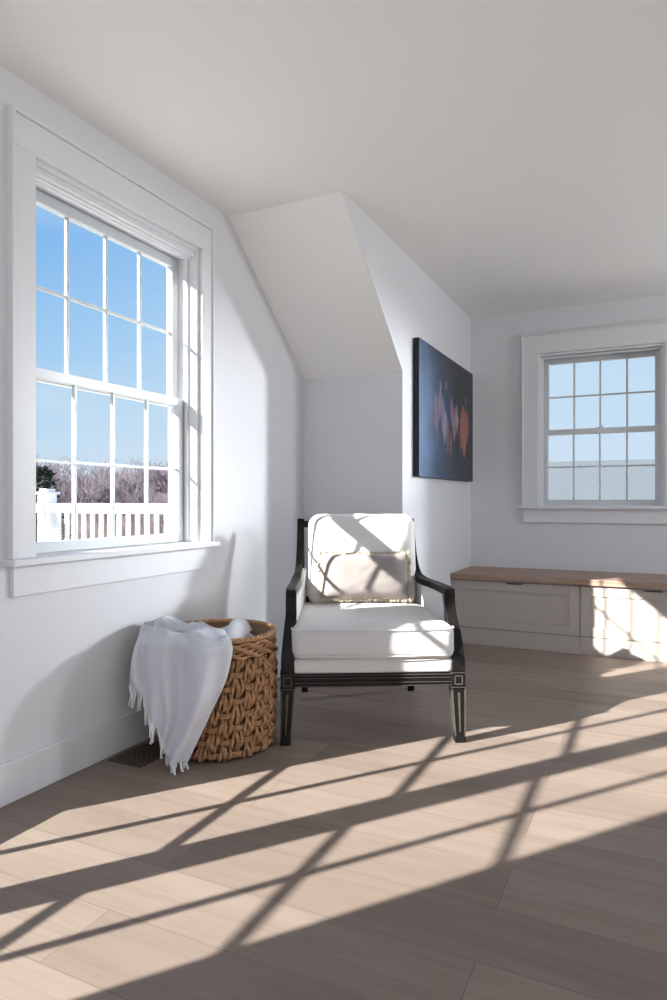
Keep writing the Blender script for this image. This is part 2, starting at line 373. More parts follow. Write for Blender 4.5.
w = bpy.data.worlds.new('sky'); bpy.context.scene.world = w; w.use_nodes = True
nt = w.node_tree; nt.nodes.clear(); N = nt.nodes.new; L = nt.links.new
out = N('ShaderNodeOutputWorld'); bg = N('ShaderNodeBackground'); L(bg.outputs[0], out.inputs[0])
tc = N('ShaderNodeTexCoord'); sep = N('ShaderNodeSeparateXYZ'); L(tc.outputs['Generated'], sep.inputs[0])
r = N('ShaderNodeValToRGB'); L(sep.outputs['Z'], r.inputs['Fac']); cr = r.color_ramp
cr.elements[0].position = 0; cr.elements[0].color = (.74, .84, .92, 1); cr.elements[1].position = 1; cr.elements[1].color = (.10, .26, .66, 1)
for p, c in ((.05, (.62, .77, .92)), (.12, (.50, .72, .93)), (.2, (.38, .64, .93)), (.33, (.25, .52, .90)), (.5, (.17, .40, .84))):
    e = cr.elements.new(p); e.color = (*c, 1)
mp = N('ShaderNodeMapping'); mp.inputs['Scale'].default_value = (1.2, 1.2, 5); L(tc.outputs['Generated'], mp.inputs['Vector'])
n = N('ShaderNodeTexNoise'); n.inputs['Scale'].default_value = 1.6; n.inputs['Detail'].default_value = 7; L(mp.outputs[0], n.inputs['Vector'])
mr = N('ShaderNodeMapRange'); mr.inputs['From Min'].default_value = .45; mr.inputs['From Max'].default_value = .75; mr.inputs['To Max'].default_value = .5; L(n.outputs['Fac'], mr.inputs['Value'])
mx = N('ShaderNodeMix'); mx.data_type = 'RGBA'; mx.inputs['B'].default_value = (.78, .86, .95, 1); L(mr.outputs[0], mx.inputs['Factor']); L(r.outputs[0], mx.inputs['A'])
ym = N('ShaderNodeMapRange'); ym.inputs['From Min'].default_value = .6; ym.inputs['From Max'].default_value = 1; ym.inputs['To Max'].default_value = .6; L(sep.outputs['Y'], ym.inputs['Value'])
m2 = N('ShaderNodeMix'); m2.data_type = 'RGBA'; m2.inputs['B'].default_value = (.66, .80, .95, 1); L(ym.outputs[0], m2.inputs['Factor']); L(mx.outputs['Result'], m2.inputs['A'])
L(m2.outputs['Result'], bg.inputs['Color']); bg.inputs['Strength'].default_value = 1.0

# ------------------------------------------------------------------ window seat
BY = 4.615; BT = .49
cabw = .86
def cabinet(i, x0, label):
    t = empty('bench_cabinet', (x0, BY, 0)); tag(t, label, 'cabinet', 'greige cabinets under the long wooden bench top')
    x1 = cabw if i < 3 else XR - x0
    bm = BM(); box(bm, (0.0005, .018, .0), (x1-.0005, YE-BY, .452)); box(bm, (.0005, .0, .0), (x1-.0005, .018, .115))
    if i == 0: box(bm, (.0005, .0, .115), (.022, .018, .452))
    obj('body', bm, M['greige'], t, bevel=.0015)
    a = .024 if i == 0 else .003; b = x1-.003; z0, z1 = .119, .444; r = .062
    bm = BM(); box(bm, (a, 0, z0), (a+r, .017, z1)); box(bm, (b-r, 0, z0), (b, .017, z1)); box(bm, (a+r, 0, z0), (b-r, .017, z0+r)); 
    cx = (a+b)/2
    box(bm, (a+r, 0, z1-r), (b-r, .017, z1-.014)); box(bm, (a+r, 0, z1-.014), (cx-.055, .017, z1)); box(bm, (cx+.055, 0, z1-.014), (b-r, .017, z1))
    box(bm, (a+r, .009, z0+r), (b-r, .016, z1-r))
    d = obj('door', bm, M['greige'], t, bevel=.0015)
    bm = BM(); box(bm, (cx-.055, .002, z1-.013), (cx+.055, .016, z1-.005)); obj('finger_pull_shade', bm, M['recess_shade'], d)  # dark block filling the finger notch, its shade put into the colour
    return t
labs = ['greige panelled cabinet at the left end of the long bench under the far window',
        'greige panelled cabinet in the sun patch, second from the left under the wooden bench top',
        'greige panelled cabinet third from the left under the wooden bench top',
        'greige panelled cabinet at the right end of the long wooden bench top']
for i in range(4): cabinet(i, XP + cabw*i, labs[i])
bm = BM(); box(bm, (XP+.001, BY-.022, .4525), (XR-.001, YE-.001, .492))
tag(obj('wooden_worktop', bm, M['benchtop'], bevel=.003), 'long brown wooden bench top under the far window, over the greige cabinets', 'bench top')

# ------------------------------------------------------------------ canvas picture
def art():
    y0, y1, z0, z1, x0, x1 = 3.785, 5.075, 1.147, 1.972, XP+.003, XP+.040
    t = empty('canvas_picture', (x0, (y0+y1)/2, z0))
    tag(t, 'dark blue unframed canvas with pink and copper hanging leaves on the white wall', 'picture')
    o0 = Vector(t.location)
    bm = BM(); box(bm, Vector((x0, y0, z0))-o0, Vector((x1-.001, y1, z1))-o0); obj('canvas_edge', bm, M['edge'], t)
    nu, nv = 240, 160; bm = BM(); cl = bm.loops.layers.float_color.new('paint')
    V = [[bm.verts.new(Vector((x1, y0+(y1-y0)*i/nu, z0+(z1-z0)*j/nv))-o0) for j in range(nv+1)] for i in range(nu+1)]
    # hanging leaves: centre u, centre v, half width, half height, tilt, colour
    leaves = [(.27, .52, .035, .15, .25, (.40, .26, .36)), (.33, .60, .030, .14, -.15, (.42, .33, .44)), (.385, .50, .035, .17, .10, (.36, .30, .48)),
              (.24, .43, .022, .10, .35, (.35, .14, .20)), (.42, .42, .030, .14, -.2, (.50, .40, .52)), (.47, .36, .022, .17, .05, (.38, .20, .26)),
              (.55, .56, .028, .13, .2, (.34, .24, .38)), (.60, .47, .034, .16, -.12, (.44, .26, .28)), (.65, .52, .026, .13, .15, (.46, .34, .40)),
              (.53, .30, .016, .12, -.1, (.42, .18, .16)), (.78, .50, .060, .17, .08, (.52, .17, .10)), (.83, .46, .055, .19, -.10, (.46, .14, .09)),
              (.74, .40, .034, .16, -.12, (.38, .13, .11)), (.80, .32, .035, .12, .05, (.50, .19, .11)), (.88, .50, .028, .15, .1, (.36, .13, .10)),
              (.29, .34, .012, .09, .1, (.30, .16, .26)), (.34, .74, .018, .04, .6, (.42, .32, .40)), (.44, .76, .012, .05, -.5, (.36, .26, .36)), (.84, .72, .010, .05, -.6, (.40, .28, .20))]
    def col(u, v):
        g = max(0., 1 - u/.62); h = math.exp(-((v-.45)/.55)**2)
        c = Vector((.016, .018, .026)) + Vector((.065, .13, .25))*(g*(.35+.65*h)) + Vector((.02, .035, .07))*max(0, 1-u)*(1-v)*.7
        nz = noise.noise(Vector((u*9, v*7, 1)))
        c *= 1 + .25*nz
        for (a, b, sw, sh, tl, lc) in leaves:
            du = (u-a) + tl*(v-b)*.35; dv = (v-b)/sh
            wv = 1.35*sw*max(0, 1-abs(dv)**1.6)*(1+.35*noise.noise(Vector((v*38, a*50, 2))))
            if wv > 0 and abs(du) < wv:
                s = 1-abs(du)/wv
                vein = .55+.9*abs(noise.noise(Vector((du*110, v*14, a*30)))) + (.35 if abs(du) < .003 else 0)
                f = min(1, s*2.2)*.8
                c = c.lerp(Vector(lc)*vein*.95, f)
        return c
    for i in range(nu):
        for j in range(nv):
            f = bm.faces.new((V[i][j], V[i+1][j], V[i+1][j+1], V[i][j+1]))
            for lp, (a, b) in zip(f.loops, ((i, j), (i+1, j), (i+1, j+1), (i, j+1))):
                c = cache.setdefault((a, b), col(a/nu, b/nv)); lp[cl] = (*[max(0, x) for x in c], 1)
    m = bpy.data.materials.new('canvas_print'); m.use_nodes = True; b = m.node_tree.nodes['Principled BSDF']
    at = m.node_tree.nodes.new('ShaderNodeVertexColor'); at.layer_name = 'paint'; m.node_tree.links.new(at.outputs[0], b.inputs['Base Color'])
    b.inputs['Roughness'].default_value = .42; b.inputs['Specular IOR Level'].default_value = .5
    obj('canvas_face', bm, m, t, recalc=False)
cache = {}
art()

# ------------------------------------------------------------------ floor vent
def vent():
    x0, x1, y0, y1 = -1.895, -1.735, 1.935, 2.17
    t = empty('floor_vent', ((x0+x1)/2, (y0+y1)/2, 0)); tag(t, 'brown slotted floor vent by the left wall below the throw fringe', 'vent')
    a, b = (x1-x0)/2, (y1-y0)/2
    bm = BM(); f = .014
    box(bm, (-a, -b, .0), (-a+f, b, .005)); box(bm, (a-f, -b, 0), (a, b, .005)); box(bm, (-a+f, -b, 0), (a-f, -b+f, .005)); box(bm, (-a+f, b-f, 0), (a-f, b, .005))
    obj('vent_frame', bm, M['bronze'], t, bevel=.001)
    bm = BM(); n = 13
    for i in range(n):
        y = -b+f+(2*b-2*f)*(i+.5)/n; box(bm, (-a+f, y-.004, .001), (a-f, y+.004, .004))
    obj('grille', bm, M['bronze'], t)
    bm = BM(); box(bm, (-a+.003, -b+.003, .0002), (a-.003, b-.003, .0008)); obj('duct_shade', bm, M['recess_shade'], t)  # flat dark sheet on the floor, painted as the shade in the duct
vent()

# ------------------------------------------------------------------ armchair
def rbox(bm, w, d, h, r, n=14, puff=(0, 0), taper=0., pinch=0., base=(0, 0, 0), wrinkle=0., seed=0):
    # soft box centred on x, y and z; puff = (top/bottom bulge, side bulge)
    vs = {}
    def P(i, j, k):
        key = (i, j, k)
        if key in vs: return vs[key]
        p = Vector((w*(i/n-.5), d*(j/n-.5), h*(k/n-.5)))
        # spread samples towards edges
        q = Vector([math.copysign(abs(2*c/s)**.75, c)*s/2 if s else 0 for c, s in zip(p, (w, d, h))])
        inner = Vector([max(-s/2+r, min(s/2-r, c)) for c, s in zip(q, (w, d, h))])
        dl = q-inner
        if dl.length > 1e-9: q = inner + dl.normalized()*r
        X, Y, Z = q.x/(w/2), q.y/(d/2), q.z/(h/2)
        bz = puff[0]*(1-X*X)**.6*(1-Y*Y)**.6 if abs(X) < 1 and abs(Y) < 1 else 0
        by = puff[1]*(1-X*X)**.6*(1-Z*Z)**.6 if abs(X) < 1 and abs(Z) < 1 else 0
        q.z += bz*Z; q.y += by*Y
        q.x *= 1 + taper*(Y)
        if wrinkle: q += Vector((0, 1, 1))*wrinkle*noise.noise(Vector((q.x*9, q.y*9, q.z*9+seed)))
        v = bm.verts.new(q+Vector(base)); vs[key] = v; return v
    for a in range(n):
        for b in range(n):
            for f in (((a,b,0),(a,b+1,0),(a+1,b+1,0),(a+1,b,0)), ((a,b,n),(a+1,b,n),(a+1,b+1,n),(a,b+1,n)),
                      ((a,0,b),(a+1,0,b),(a+1,0,b+1),(a,0,b+1)), ((a,n,b),(a,n,b+1),(a+1,n,b+1),(a+1,n,b)),
                      ((0,a,b),(0,a,b+1),(0,a+1,b+1),(0,a+1,b)), ((n,a,b),(n,a+1,b),(n,a+1,b+1),(n,a,b+1))):
                bm.faces.new([P(*q) for q in f]).smooth = True

CH = (-1.052, 2.559, 0); CR = math.radians(28.4)
def chair():
    t = empty('armchair', CH, CR)
    tag(t, 'white linen armchair with distressed black carved wood frame and sloping arms', 'armchair')
    FW, BW, BD = .352, .280, .735        # half widths and depth to the leg centres
    for s in (-1, 1):                     # front legs: tapered, fluted, with a square block on top
        bm = BM(); x = s*FW
        sweep(bm, [(x+s*.010, 0, 0), (x+s*.009, 0, .022), (x+s*.009, 0, .026), (x, 0, .228)], [(.044, .044), (.044, .044), (.040, .040), (.056, .056)])
        lg = obj('leg', bm, M['black'], t, bevel=.002)
        bm = BM()
        for dx, dy in ((-.0265, -.0265), (.0265, -.0265), (-.0265, .0265), (.0265, .0265)):
            sweep(bm, [(x+s*.009+dx*.74, dy*.74, .03), (x+dx, dy, .224)], [(.005, .005), (.006, .006)])
        for dd in (-1, 1):
            sweep(bm, [(x+s*.008, dd*.0208, .045), (x+s*.001, dd*.0272, .21)], [(.005, .002), (.010, .002)])
            sweep(bm, [(x+s*.008+dd*.0208, 0, .045), (x+s*.001+dd*.0272, 0, .21)], [(.002, .005), (.002, .010)])
        obj('fluting', bm, M['worn'], lg)
        bm = BM(); box(bm, (x-.031, -.031, .228), (x+.031, .031, .237)); box(bm, (x-.0285, -.0285, .237), (x+.0285, .0285, .288))
        box(bm, (x-.031, -.031, .288), (x+.031, .031, .297))
        bl = obj('leg_block', bm, M['black'], t, bevel=.002)
        bm = BM(); q = .017
        for z0, z1, hx in ((.243, .247, q), (.277, .281, q)): box(bm, (x-hx, -.0298, z0), (x+hx, -.028, z1))
        for hx in (-q, q-.004): box(bm, (x+hx, -.0298, .243), (x+hx+.004, -.028, .281))
        box(bm, (x-.0318, -.0318, .231), (x+.0318, .0318, .2335)); box(bm, (x-.0318, -.0318, .291), (x+.0318, .0318, .2935))
        obj('carved_panel', bm, M['worn'], bl)
        # arm support sweeping back from the leg block to the arm
        bm = BM()
        P = spline([(x, .0, .296), (x-s*.0, .004, .36), (x-s*.006, .030, .44), (x-s*.012, .075, .51), (x-s*.012, .100, .57), (x-s*.012, .105, .610)], 6)
        n = len(P)
        S = [(.056-.010*min(1, i/n*1.6), .054-.014*min(1, i/n*1.4)) for i in range(n)]
        sweep(bm, P, S, side=(1, 0, 0)); ap = obj('arm_support', bm, M['black'], t, bevel=.003)
        bm = BM()
        sweep(bm, [p+Vector((s*.021, -.010, 0)) for p in P[3:-2]], [(.004, .006)]*(n-5), side=(1, 0, 0))
        sweep(bm, [p+Vector((-s*.008, -.0205, 0)) for p in P[1:7]], [(.004, .004)]*6, side=(1, 0, 0))
        obj('worn_edge', bm, M['worn'], ap)
        # arm: level then sweeping up into the back post
        bm = BM(); xa = x-s*.012; bx = {-1: .300, 1: .272}[s]
        P = spline([(xa, .078, .606), (xa, .16, .609), (xa-s*.010, .34, .607), (s*(bx+.022), .50, .614), (s*(bx+.012), .60, .645), (s*(bx+.005), .655, .715), (s*(bx+.002), .690, .80), (s*bx, .725, .905)], 7)
        n = len(P); S = [(.044 if i < n*.45 else .036, .032) for i in range(n)]
        sweep(bm, P, S, side=(1, 0, 0)); obj('arm', bm, M['black'], t, bevel=.004)
        # back leg and post, raked backwards
        bm = BM(); sweep(bm, [(s*BW, BD+.02, 0), (s*BW, BD-.03, .22), (s*BW, BD-.075, .34), (s*(bx-.001), BD-.070, .60), (s*bx, .720, .88)], [(.032, .032), (.040, .040), (.042, .042), (.036, .032), (.034, .030)])
        obj('back_leg', bm, M['black'], t, bevel=.003)
        # upholstered side panel under the arm
        bm = BM()
        prof = [(.03, .345), (.66, .345), (.665, .66), (.60, .625), (.50, .598), (.34, .592), (.14, .592), (.10, .55), (.066, .48), (.035, .40)]
        A = []; B = []
        for (y, z) in prof:
            xx = (FW-.012) + (BW-FW+.016)*(y/.70)
            A.append(bm.verts.new((s*(xx-.016), y, z))); B.append(bm.verts.new((s*(xx+.010), y, z)))
        k = len(prof); bm.faces.new(A); bm.faces.new(B[::-1])
        for i in range(k): bm.faces.new((A[i], A[(i+1)%k], B[(i+1)%k], B[i]))
        obj('side_panel', bm, M['fabric'], t, bevel=.006)
        # side seat rail
        bm = BM(); sweep(bm, [(s*(FW), .025, .265), (s*BW, BD-.06, .265)], [(.034, .042), (.034, .042)], side=(1, 0, 0)); obj('seat_rail', bm, M['black'], t, bevel=.002)
    bm = BM(); box(bm, (-FW+.027, -.020, .238), (FW-.027, .018, .289)); box(bm, (-FW+.027, -.0235, .279), (FW-.027, -.02, .289)); box(bm, (-FW+.027, -.0235, .238), (FW-.027, -.02, .245))
    fr = obj('seat_rail', bm, M['black'], t, bevel=.0015)
    bm = BM()
    for z in (.2405, .2535, .272, .2855): box(bm, (-FW+.03, -.0250, z), (FW-.03, -.0232, z+.0022))
    obj('worn_edge', bm, M['worn'], fr)
    bm = BM(); box(bm, (-BW, BD-.075, .245), (BW, BD-.045, .287)); obj('seat_rail', bm, M['black'], t, bevel=.002)
    bm = BM(); sweep(bm, [(-.285, .722, .880), (.258, .722, .880)], [(.034, .034)]*2, side=(0, 1, 0)); obj('back_rail', bm, M['black'], t, bevel=.003)
    bm = BM(); sweep(bm, [(-.28, .655, .50), (.262, .655, .50)], [(.03, .03)]*2, side=(0, 1, 0)); obj('back_rail', bm, M['black'], t, bevel=.003)
    # spindles of the open back
    bm = BM()
    for i in range(7):
        x = -.250+.078*i; P = spline([(x, .660, .51), (x, .688, .70), (x, .716, .88)], 8)
        tube(bm, P, [.007+.003*math.sin(k*1.6)**2 for k in range(len(P))], 8)
    obj('spindle_back', bm, M['black'], t)
    # upholstered deck under the cushion
    bm = BM(); rbox(bm, .664, .66, .066, .018, 12, base=(0, .308, .321), taper=-.06); obj('seat_deck', bm, M['fabric'], t)
    # seat cushion
    bm = BM(); rbox(bm, .640, .640, .138, .036, 24, puff=(.022, .012), base=(0, .285, .420), taper=-.06, wrinkle=.004); sc = obj('seat_cushion', bm, M['fabric'], t)
    def ring(w, d, z, r, tp, cy, yo=0):
        pts = []
        for cx, cyy, a0 in ((1, 1, 0), (-1, 1, 90), (-1, -1, 180), (1, -1, 270)):
            for k in range(7):
                a = math.radians(a0+k*15); x = cx*(w/2-r)+r*math.cos(a); y = cyy*(d/2-r)+r*math.sin(a)
                pts.append((x, y))
        full = []
        m = len(pts)
        for i in range(m):
            a, b = pts[i], pts[(i+1) % m]
            st = 1 if math.hypot(a[0]-b[0], a[1]-b[1]) < .05 else 10
            for q in range(st):
                u = q/st; full.append((a[0]+(b[0]-a[0])*u, a[1]+(b[1]-a[1])*u))
        out = []
        for x, y in full:
            X, Y = x/(w/2), y/(d/2)
            bul = .012*(max(0, 1-X*X))**.6 if abs(Y) > .9 else 0
            out.append(((x)*(1+tp*Y), y+math.copysign(bul, Y)+cy, z + .004*noise.noise(Vector((x*9, y*9, 3)))))
        return out
    bm = BM(); tube(bm, ring(.640, .642, .4745, .038, -.06, .285), .0032, 6, closed=True); tube(bm, ring(.630, .632, .366, .038, -.06, .285), .0032, 6, closed=True)
    obj('piping', bm, M['fabric'], sc)
    # back cushion, leaning on the back
    bm = BM(); rbox(bm, .535, .130, .465, .060, 26, puff=(.004, .022), wrinkle=.004, seed=5)
    bc = obj('back_cushion', bm, M['fabric'], t, loc=(.008, .600, .700), rot=(math.radians(-9), 0, math.radians(0)))
    pts = []
    for cx, cz, a0 in ((1, 1, 0), (-1, 1, 90), (-1, -1, 180), (1, -1, 270)):
        for k in range(9):
            a = math.radians(a0+k*11.25); pts.append((cx*(.2675-.060)+.060*math.cos(a), cz*(.2325-.060)+.060*math.sin(a)))
    bm = BM()
    for yy in (-.008, .052): tube(bm, [(x*1.0, yy, z*1.0) for x, z in pts], .0028, 6, closed=True)
    obj('piping', bm, M['fabric'], bc)
    return t
chair()

def Lc(x, y, z):   # chair space to world
    c, s = math.cos(CR), math.sin(CR); return Vector((CH[0]+c*x-s*y, CH[1]+s*x+c*y, z))
def lumbar():
    w, h, th = .435, .228, .115
    t = empty('lumbar_pillow', Lc(.010, .470, .512), CR)
    tag(t, 'small oatmeal lumbar pillow with tan fringe propped on the white armchair', 'pillow')
    bm = BM(); n = 40; m = 24; V = {}
    for sd in (-1, 1):
        for i in range(n+1):
            for j in range(m+1):
                u, v = 2*i/n-1, 2*j/m-1
                if sd == 1 and (i in (0, n) or j in (0, m)): V[sd, i, j] = V[-1, i, j]; continue
                x = u*w/2*(1-.035*(1-v*v)*abs(u)**2); z = v*h/2*(1-.07*(1-u*u)*abs(v)**2)
                y = sd*th/2*((1-u**4)*(1-v**4))**.55 + .003*noise.noise(Vector((u*4, v*4, sd)))
                V[sd, i, j] = bm.verts.new((x, y, z))
        for i in range(n):
            for j in range(m):
                f = [V[sd, i, j], V[sd, i+1, j], V[sd, i+1, j+1], V[sd, i, j+1]]
                if sd == 1: f.reverse()
                if len(set(f)) == 4: bm.faces.new(f).smooth = True
    rot = (math.radians(-16), 0, math.radians(-1)); loc = (0, .01, .124)
    body = obj('pillow_cover', bm, M['pillow'], t, loc=loc, rot=rot)
    # frayed flange and braid round the rim
    bm = BM(); per = []
    N = 260
    def rim(s):
        s = s % 4; k = int(s); f = 2*(s-k)-1
        u, v = ((f, 1), (1, -f), (-f, -1), (-1, f))[k]
        return Vector((u*w/2*(1-.035*(1-v*v)*abs(u)**2), 0, v*h/2*(1-.07*(1-u*u)*abs(v)**2)))
    tube(bm, [rim(i*4/N)+Vector((0, .0025*math.sin(i*1.3), 0)) for i in range(N)], .0052, 6, closed=True)
    for i in range(420):
        p = rim(i*4/420); d = Vector((p.x*.55*(abs(p.x) > w/2*.93), 0, p.z*1.3*(abs(p.z) > h/2*.85)))
        if d.length < 1e-6: d = Vector((p.x, 0, p.z))
        d.normalize(); L_ = random.uniform(.012, .021)
        a = d + Vector((random.uniform(-.4, .4), random.uniform(-.5, .5), random.uniform(-.4, .4)))
        tube(bm, [p, p+a.normalized()*L_*.6, p+a.normalized()*L_+Vector((0, 0, -.003))], [.0028, .0024, .0014], 4)
    obj('fringe', bm, M['jute'], t, loc=loc, rot=rot)
lumbar()

# ------------------------------------------------------------------ basket
BC = Vector((-1.632, 2.285, 0)); BR = .226; BHT = .455
def basket():
    t = empty('wicker_basket', BC); tag(t, 'round brown woven basket holding the grey throw, beside the black chair leg', 'basket')
    rnd = random.Random(3)
    NV = 30; rows = [.025+.051*i for i in range(8)]
    amp = .0090
    bm = BM()
    def rad(z): return BR*(1-.035*(1-z/BHT)) + .006*math.sin(PI*z/BHT)
    for i in range(NV):
        a0 = 2*PI*i/NV
        for st in range(4):
            ph = rnd.uniform(-.3, .3); P = []; R = []
            for k in range(45):
                z = .008+(.385-.008)*k/44
                q = (z-rows[0])/.051
                wv = math.cos(PI*(q+i))             # over / under the wefts
                twist = math.sin(PI*q*1.0+PI*i+st*2.1)
                rr = rad(z)+amp*wv+.0045*math.cos(PI*q*2+st*1.9+i)+rnd.uniform(-.0006, .0006)
                a = a0 + (st-1.5)*.050*(.88+.16*wv) + .020*twist + ph*.03
                P.append((rr*math.cos(a), rr*math.sin(a), z)); R.append((.0061+.0012*wv)*(1+.14*math.sin(k*.9+st*2+i)))
            tube(bm, P, R, 6)
    for j, z in enumerate(rows[:-1]):
        for st in range(3):
            P = []; n = NV*6
            for k in range(n):
                a = 2*PI*k/n; wv = -math.cos(PI*(j)+k*PI/6*1.0)
                rr = rad(z)+amp*wv*1.05+rnd.uniform(-.0005, .0005)
                P.append((rr*math.cos(a), rr*math.sin(a), z+(st-1)*.0062+.001*math.sin(k*.7+st)))
            tube(bm, P, .0037, 5, closed=True)
    obj('woven_side', bm, M['cane'], t)
    bm = BM()
    for st in range(5):                      # plaited band under the rim
        P = []; n = 180
        for k in range(n):
            a = 2*PI*k/n; s_ = math.sin(a*18+st*2.1)
            rr = rad(BHT)+.004+.006*s_; P.append((rr*math.cos(a), rr*math.sin(a), .395+st*.0115+.004*math.cos(a*18+st*2.1)))
        tube(bm, P, .0072, 6, closed=True)
    for st in range(3):
        P = []; n = 240
        for k in range(n):
            a = 2*PI*k/n; ph = a*22+st*2*PI/3
            rr = rad(BHT)+.002+.0075*math.cos(ph); P.append((rr*math.cos(a), rr*math.sin(a), BHT+.006+.0055*math.sin(ph)))
        tube(bm, P, .0068, 6, closed=True)
    obj('rim', bm, M['cane'], t)
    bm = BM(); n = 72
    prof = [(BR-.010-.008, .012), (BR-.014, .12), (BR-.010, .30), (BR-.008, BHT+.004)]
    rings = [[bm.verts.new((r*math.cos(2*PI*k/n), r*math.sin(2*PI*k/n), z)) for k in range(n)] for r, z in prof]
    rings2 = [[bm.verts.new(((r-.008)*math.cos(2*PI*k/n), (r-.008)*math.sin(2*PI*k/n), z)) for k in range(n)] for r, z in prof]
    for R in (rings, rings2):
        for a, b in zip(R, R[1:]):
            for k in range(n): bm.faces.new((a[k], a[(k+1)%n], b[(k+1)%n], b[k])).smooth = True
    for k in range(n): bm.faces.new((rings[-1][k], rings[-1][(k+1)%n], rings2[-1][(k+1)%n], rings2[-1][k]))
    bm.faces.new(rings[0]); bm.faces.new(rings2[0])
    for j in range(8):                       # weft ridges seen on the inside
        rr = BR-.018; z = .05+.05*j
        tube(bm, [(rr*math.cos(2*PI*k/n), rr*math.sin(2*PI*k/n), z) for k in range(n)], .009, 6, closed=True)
    obj('inner_wall', bm, M['cane_shade'], t)
basket()

# ------------------------------------------------------------------ throw blanket
def bez(P, u, v):
    # Catmull-Rom surface through a control net P[row][col]
    R = len(P); K = len(P[0])
    def cr(p0, p1, p2, p3, t): return .5*((2*p1) + (-p0+p2)*t + (2*p0-5*p1+4*p2-p3)*t*t + (-p0+3*p1-3*p2+p3)*t**3)
    def at(row, u):
        x = u*(K-1); i = min(K-2, int(x)); t = x-i
        g = lambda q: row[max(0, min(K-1, q))]
        return cr(g(i-1), g(i), g(i+1), g(i+2), t)
    y = v*(R-1); j = min(R-2, int(y)); t = y-j
    g = lambda q: at(P[max(0, min(R-1, q))], u)
    return cr(g(j-1), g(j), g(j+1), g(j+2), t)
TH = math.atan((655-333.5)/667)
def U(px, py, t):   # measured point: photograph position and distance along the view axis
    a = (px-333.5)/667; b = (501-py)/667
    return Vector((t*(a*math.cos(TH)-math.sin(TH)), t*(a*math.sin(TH)+math.cos(TH)), 1+t*b))
def grid_cloth(bm, net, nu, nv, fold=None, thick=.004):
    V = []
    for j in range(nv+1):
        row = []
        for i in range(nu+1):
            u, v = i/nu, j/nv; p = bez(net, u, v)
            if fold: p = p + fold(u, v)
            row.append(bm.verts.new(p - BC))
        V.append(row)
    for j in range(nv):
        for i in range(nu): bm.faces.new((V[j][i], V[j][i+1], V[j+1][i+1], V[j+1][i])).smooth = True
    return V
def throw():
    t = empty('throw_blanket', BC); tag(t, 'pale grey fringed throw spilling out of the woven basket onto the floor', 'blanket')
    bm = BM()
    # hanging part: rows from inside the basket, over the rim, down to the hem; columns left to right
    net = [
        [U(170, 650, 2.82), U(180, 655, 2.86), U(195, 655, 2.86), U(212, 655, 2.84), U(228, 655, 2.78)],
        [U(157, 632, 2.80), U(172, 624, 2.86), U(192, 630, 2.84), U(212, 634, 2.80), U(230, 640, 2.74)],
        [U(146, 628, 2.72), U(162, 624, 2.72), U(180, 630, 2.64), U(203, 632, 2.60), U(229, 640, 2.58)],
        [U(139, 638, 2.65), U(153, 636, 2.60), U(174, 640, 2.53), U(202, 643, 2.49), U(232, 649, 2.50)],
        [U(134, 658, 2.62), U(147, 666, 2.57), U(168, 674, 2.52), U(198, 674, 2.48), U(227, 676, 2.50)],
        [U(132, 675, 2.61), U(148, 693, 2.55), U(166, 711, 2.50), U(188, 718, 2.47), U(214, 707, 2.49)],
        [U(131, 685, 2.61), U(147, 704, 2.55), U(160, 732, 2.50), U(170, 752, 2.49), U(187, 763, 2.48)],
    ]
    vw = Vector((math.sin(TH), -math.cos(TH), 0))   # towards the open side of the room
    def fold(u, v):
        h = max(0, min(1, (v-.35)/.3))
        q = math.sin(u*14+v*2.6+.6+.8*math.sin(v*5)); a = .029*h*math.copysign(abs(q)**1.5, q)*(1-.25*v) + .008*h*math.sin(u*27-v*9) + h*(.024*math.exp(-((u-.30-.30*v)/.055)**2) + .007 - .012*math.exp(-((u-.50-.15*v)/.05)**2) + .022*math.exp(-((u-.74-.10*v)/.06)**2) - .010*math.exp(-((u-.90)/.05)**2))
        b = .034*(1-h)*(1-2*abs(noise.noise(Vector((u*4+v*3, v*9, 4))))) - .016*(1-h) + .010*noise.noise(Vector((u*6, v*5, 9)))
        return vw*(a) + Vector((0, 0, 1))*b*(1.4 if v < .45 else .2) + vw*b
    V = grid_cloth(bm, net, 90, 110, fold)
    hem = [v.co.copy() for v in V[-1]]
    left = [V[j][0].co.copy() for j in range(111)]
    # tumbled part inside the basket
    net2 = [
        [U(188, 650, 2.90), U(205, 652, 2.98), U(228, 652, 3.00), U(250, 652, 2.98), U(266, 652, 2.90)],
        [U(176, 624, 2.88), U(198, 624, 2.94), U(222, 630, 2.93), U(245, 632, 2.93), U(262, 637, 2.86)],
        [U(184, 622, 2.80), U(204, 636, 2.80), U(232, 623, 2.84), U(246, 632, 2.82), U(262, 640, 2.80)],
        [U(190, 634, 2.74), U(214, 646, 2.70), U(233, 630, 2.76), U(240, 642, 2.70), U(258, 650, 2.74)],
        [U(196, 660, 2.72), U(214, 662, 2.66), U(230, 662, 2.66), U(240, 664, 2.66), U(252, 664, 2.70)],
    ]
    def fold2(u, v): return Vector((0, 0, 1))*(.016*math.sin(v*PI)*(1-2*abs(math.sin(u*7+v*4))) + .014*noise.noise(Vector((u*6, v*5, 2))))
    grid_cloth(bm, net2, 60, 50, fold2)
    # soft roll between the two
    net3 = [
        [U(214, 652, 2.66), U(219, 642, 2.68), U(228, 628, 2.76), U(236, 622, 2.84)],
        [U(220, 646, 2.60), U(226, 636, 2.64), U(233, 621, 2.74), U(241, 618, 2.84)],
        [U(228, 650, 2.60), U(234, 641, 2.64), U(241, 626, 2.74), U(247, 622, 2.84)],
        [U(232, 664, 2.64), U(238, 655, 2.68), U(246, 636, 2.76), U(252, 630, 2.86)],
    ]
    grid_cloth(bm, net3, 24, 24)
    c = obj('blanket_cloth', bm, M['throw'], t, smooth=True)
    s = c.modifiers.new('Solidify', 'SOLIDIFY'); s.thickness = .005; s.offset = 0
    bm = BM(); rnd = random.Random(5)
    m = 30
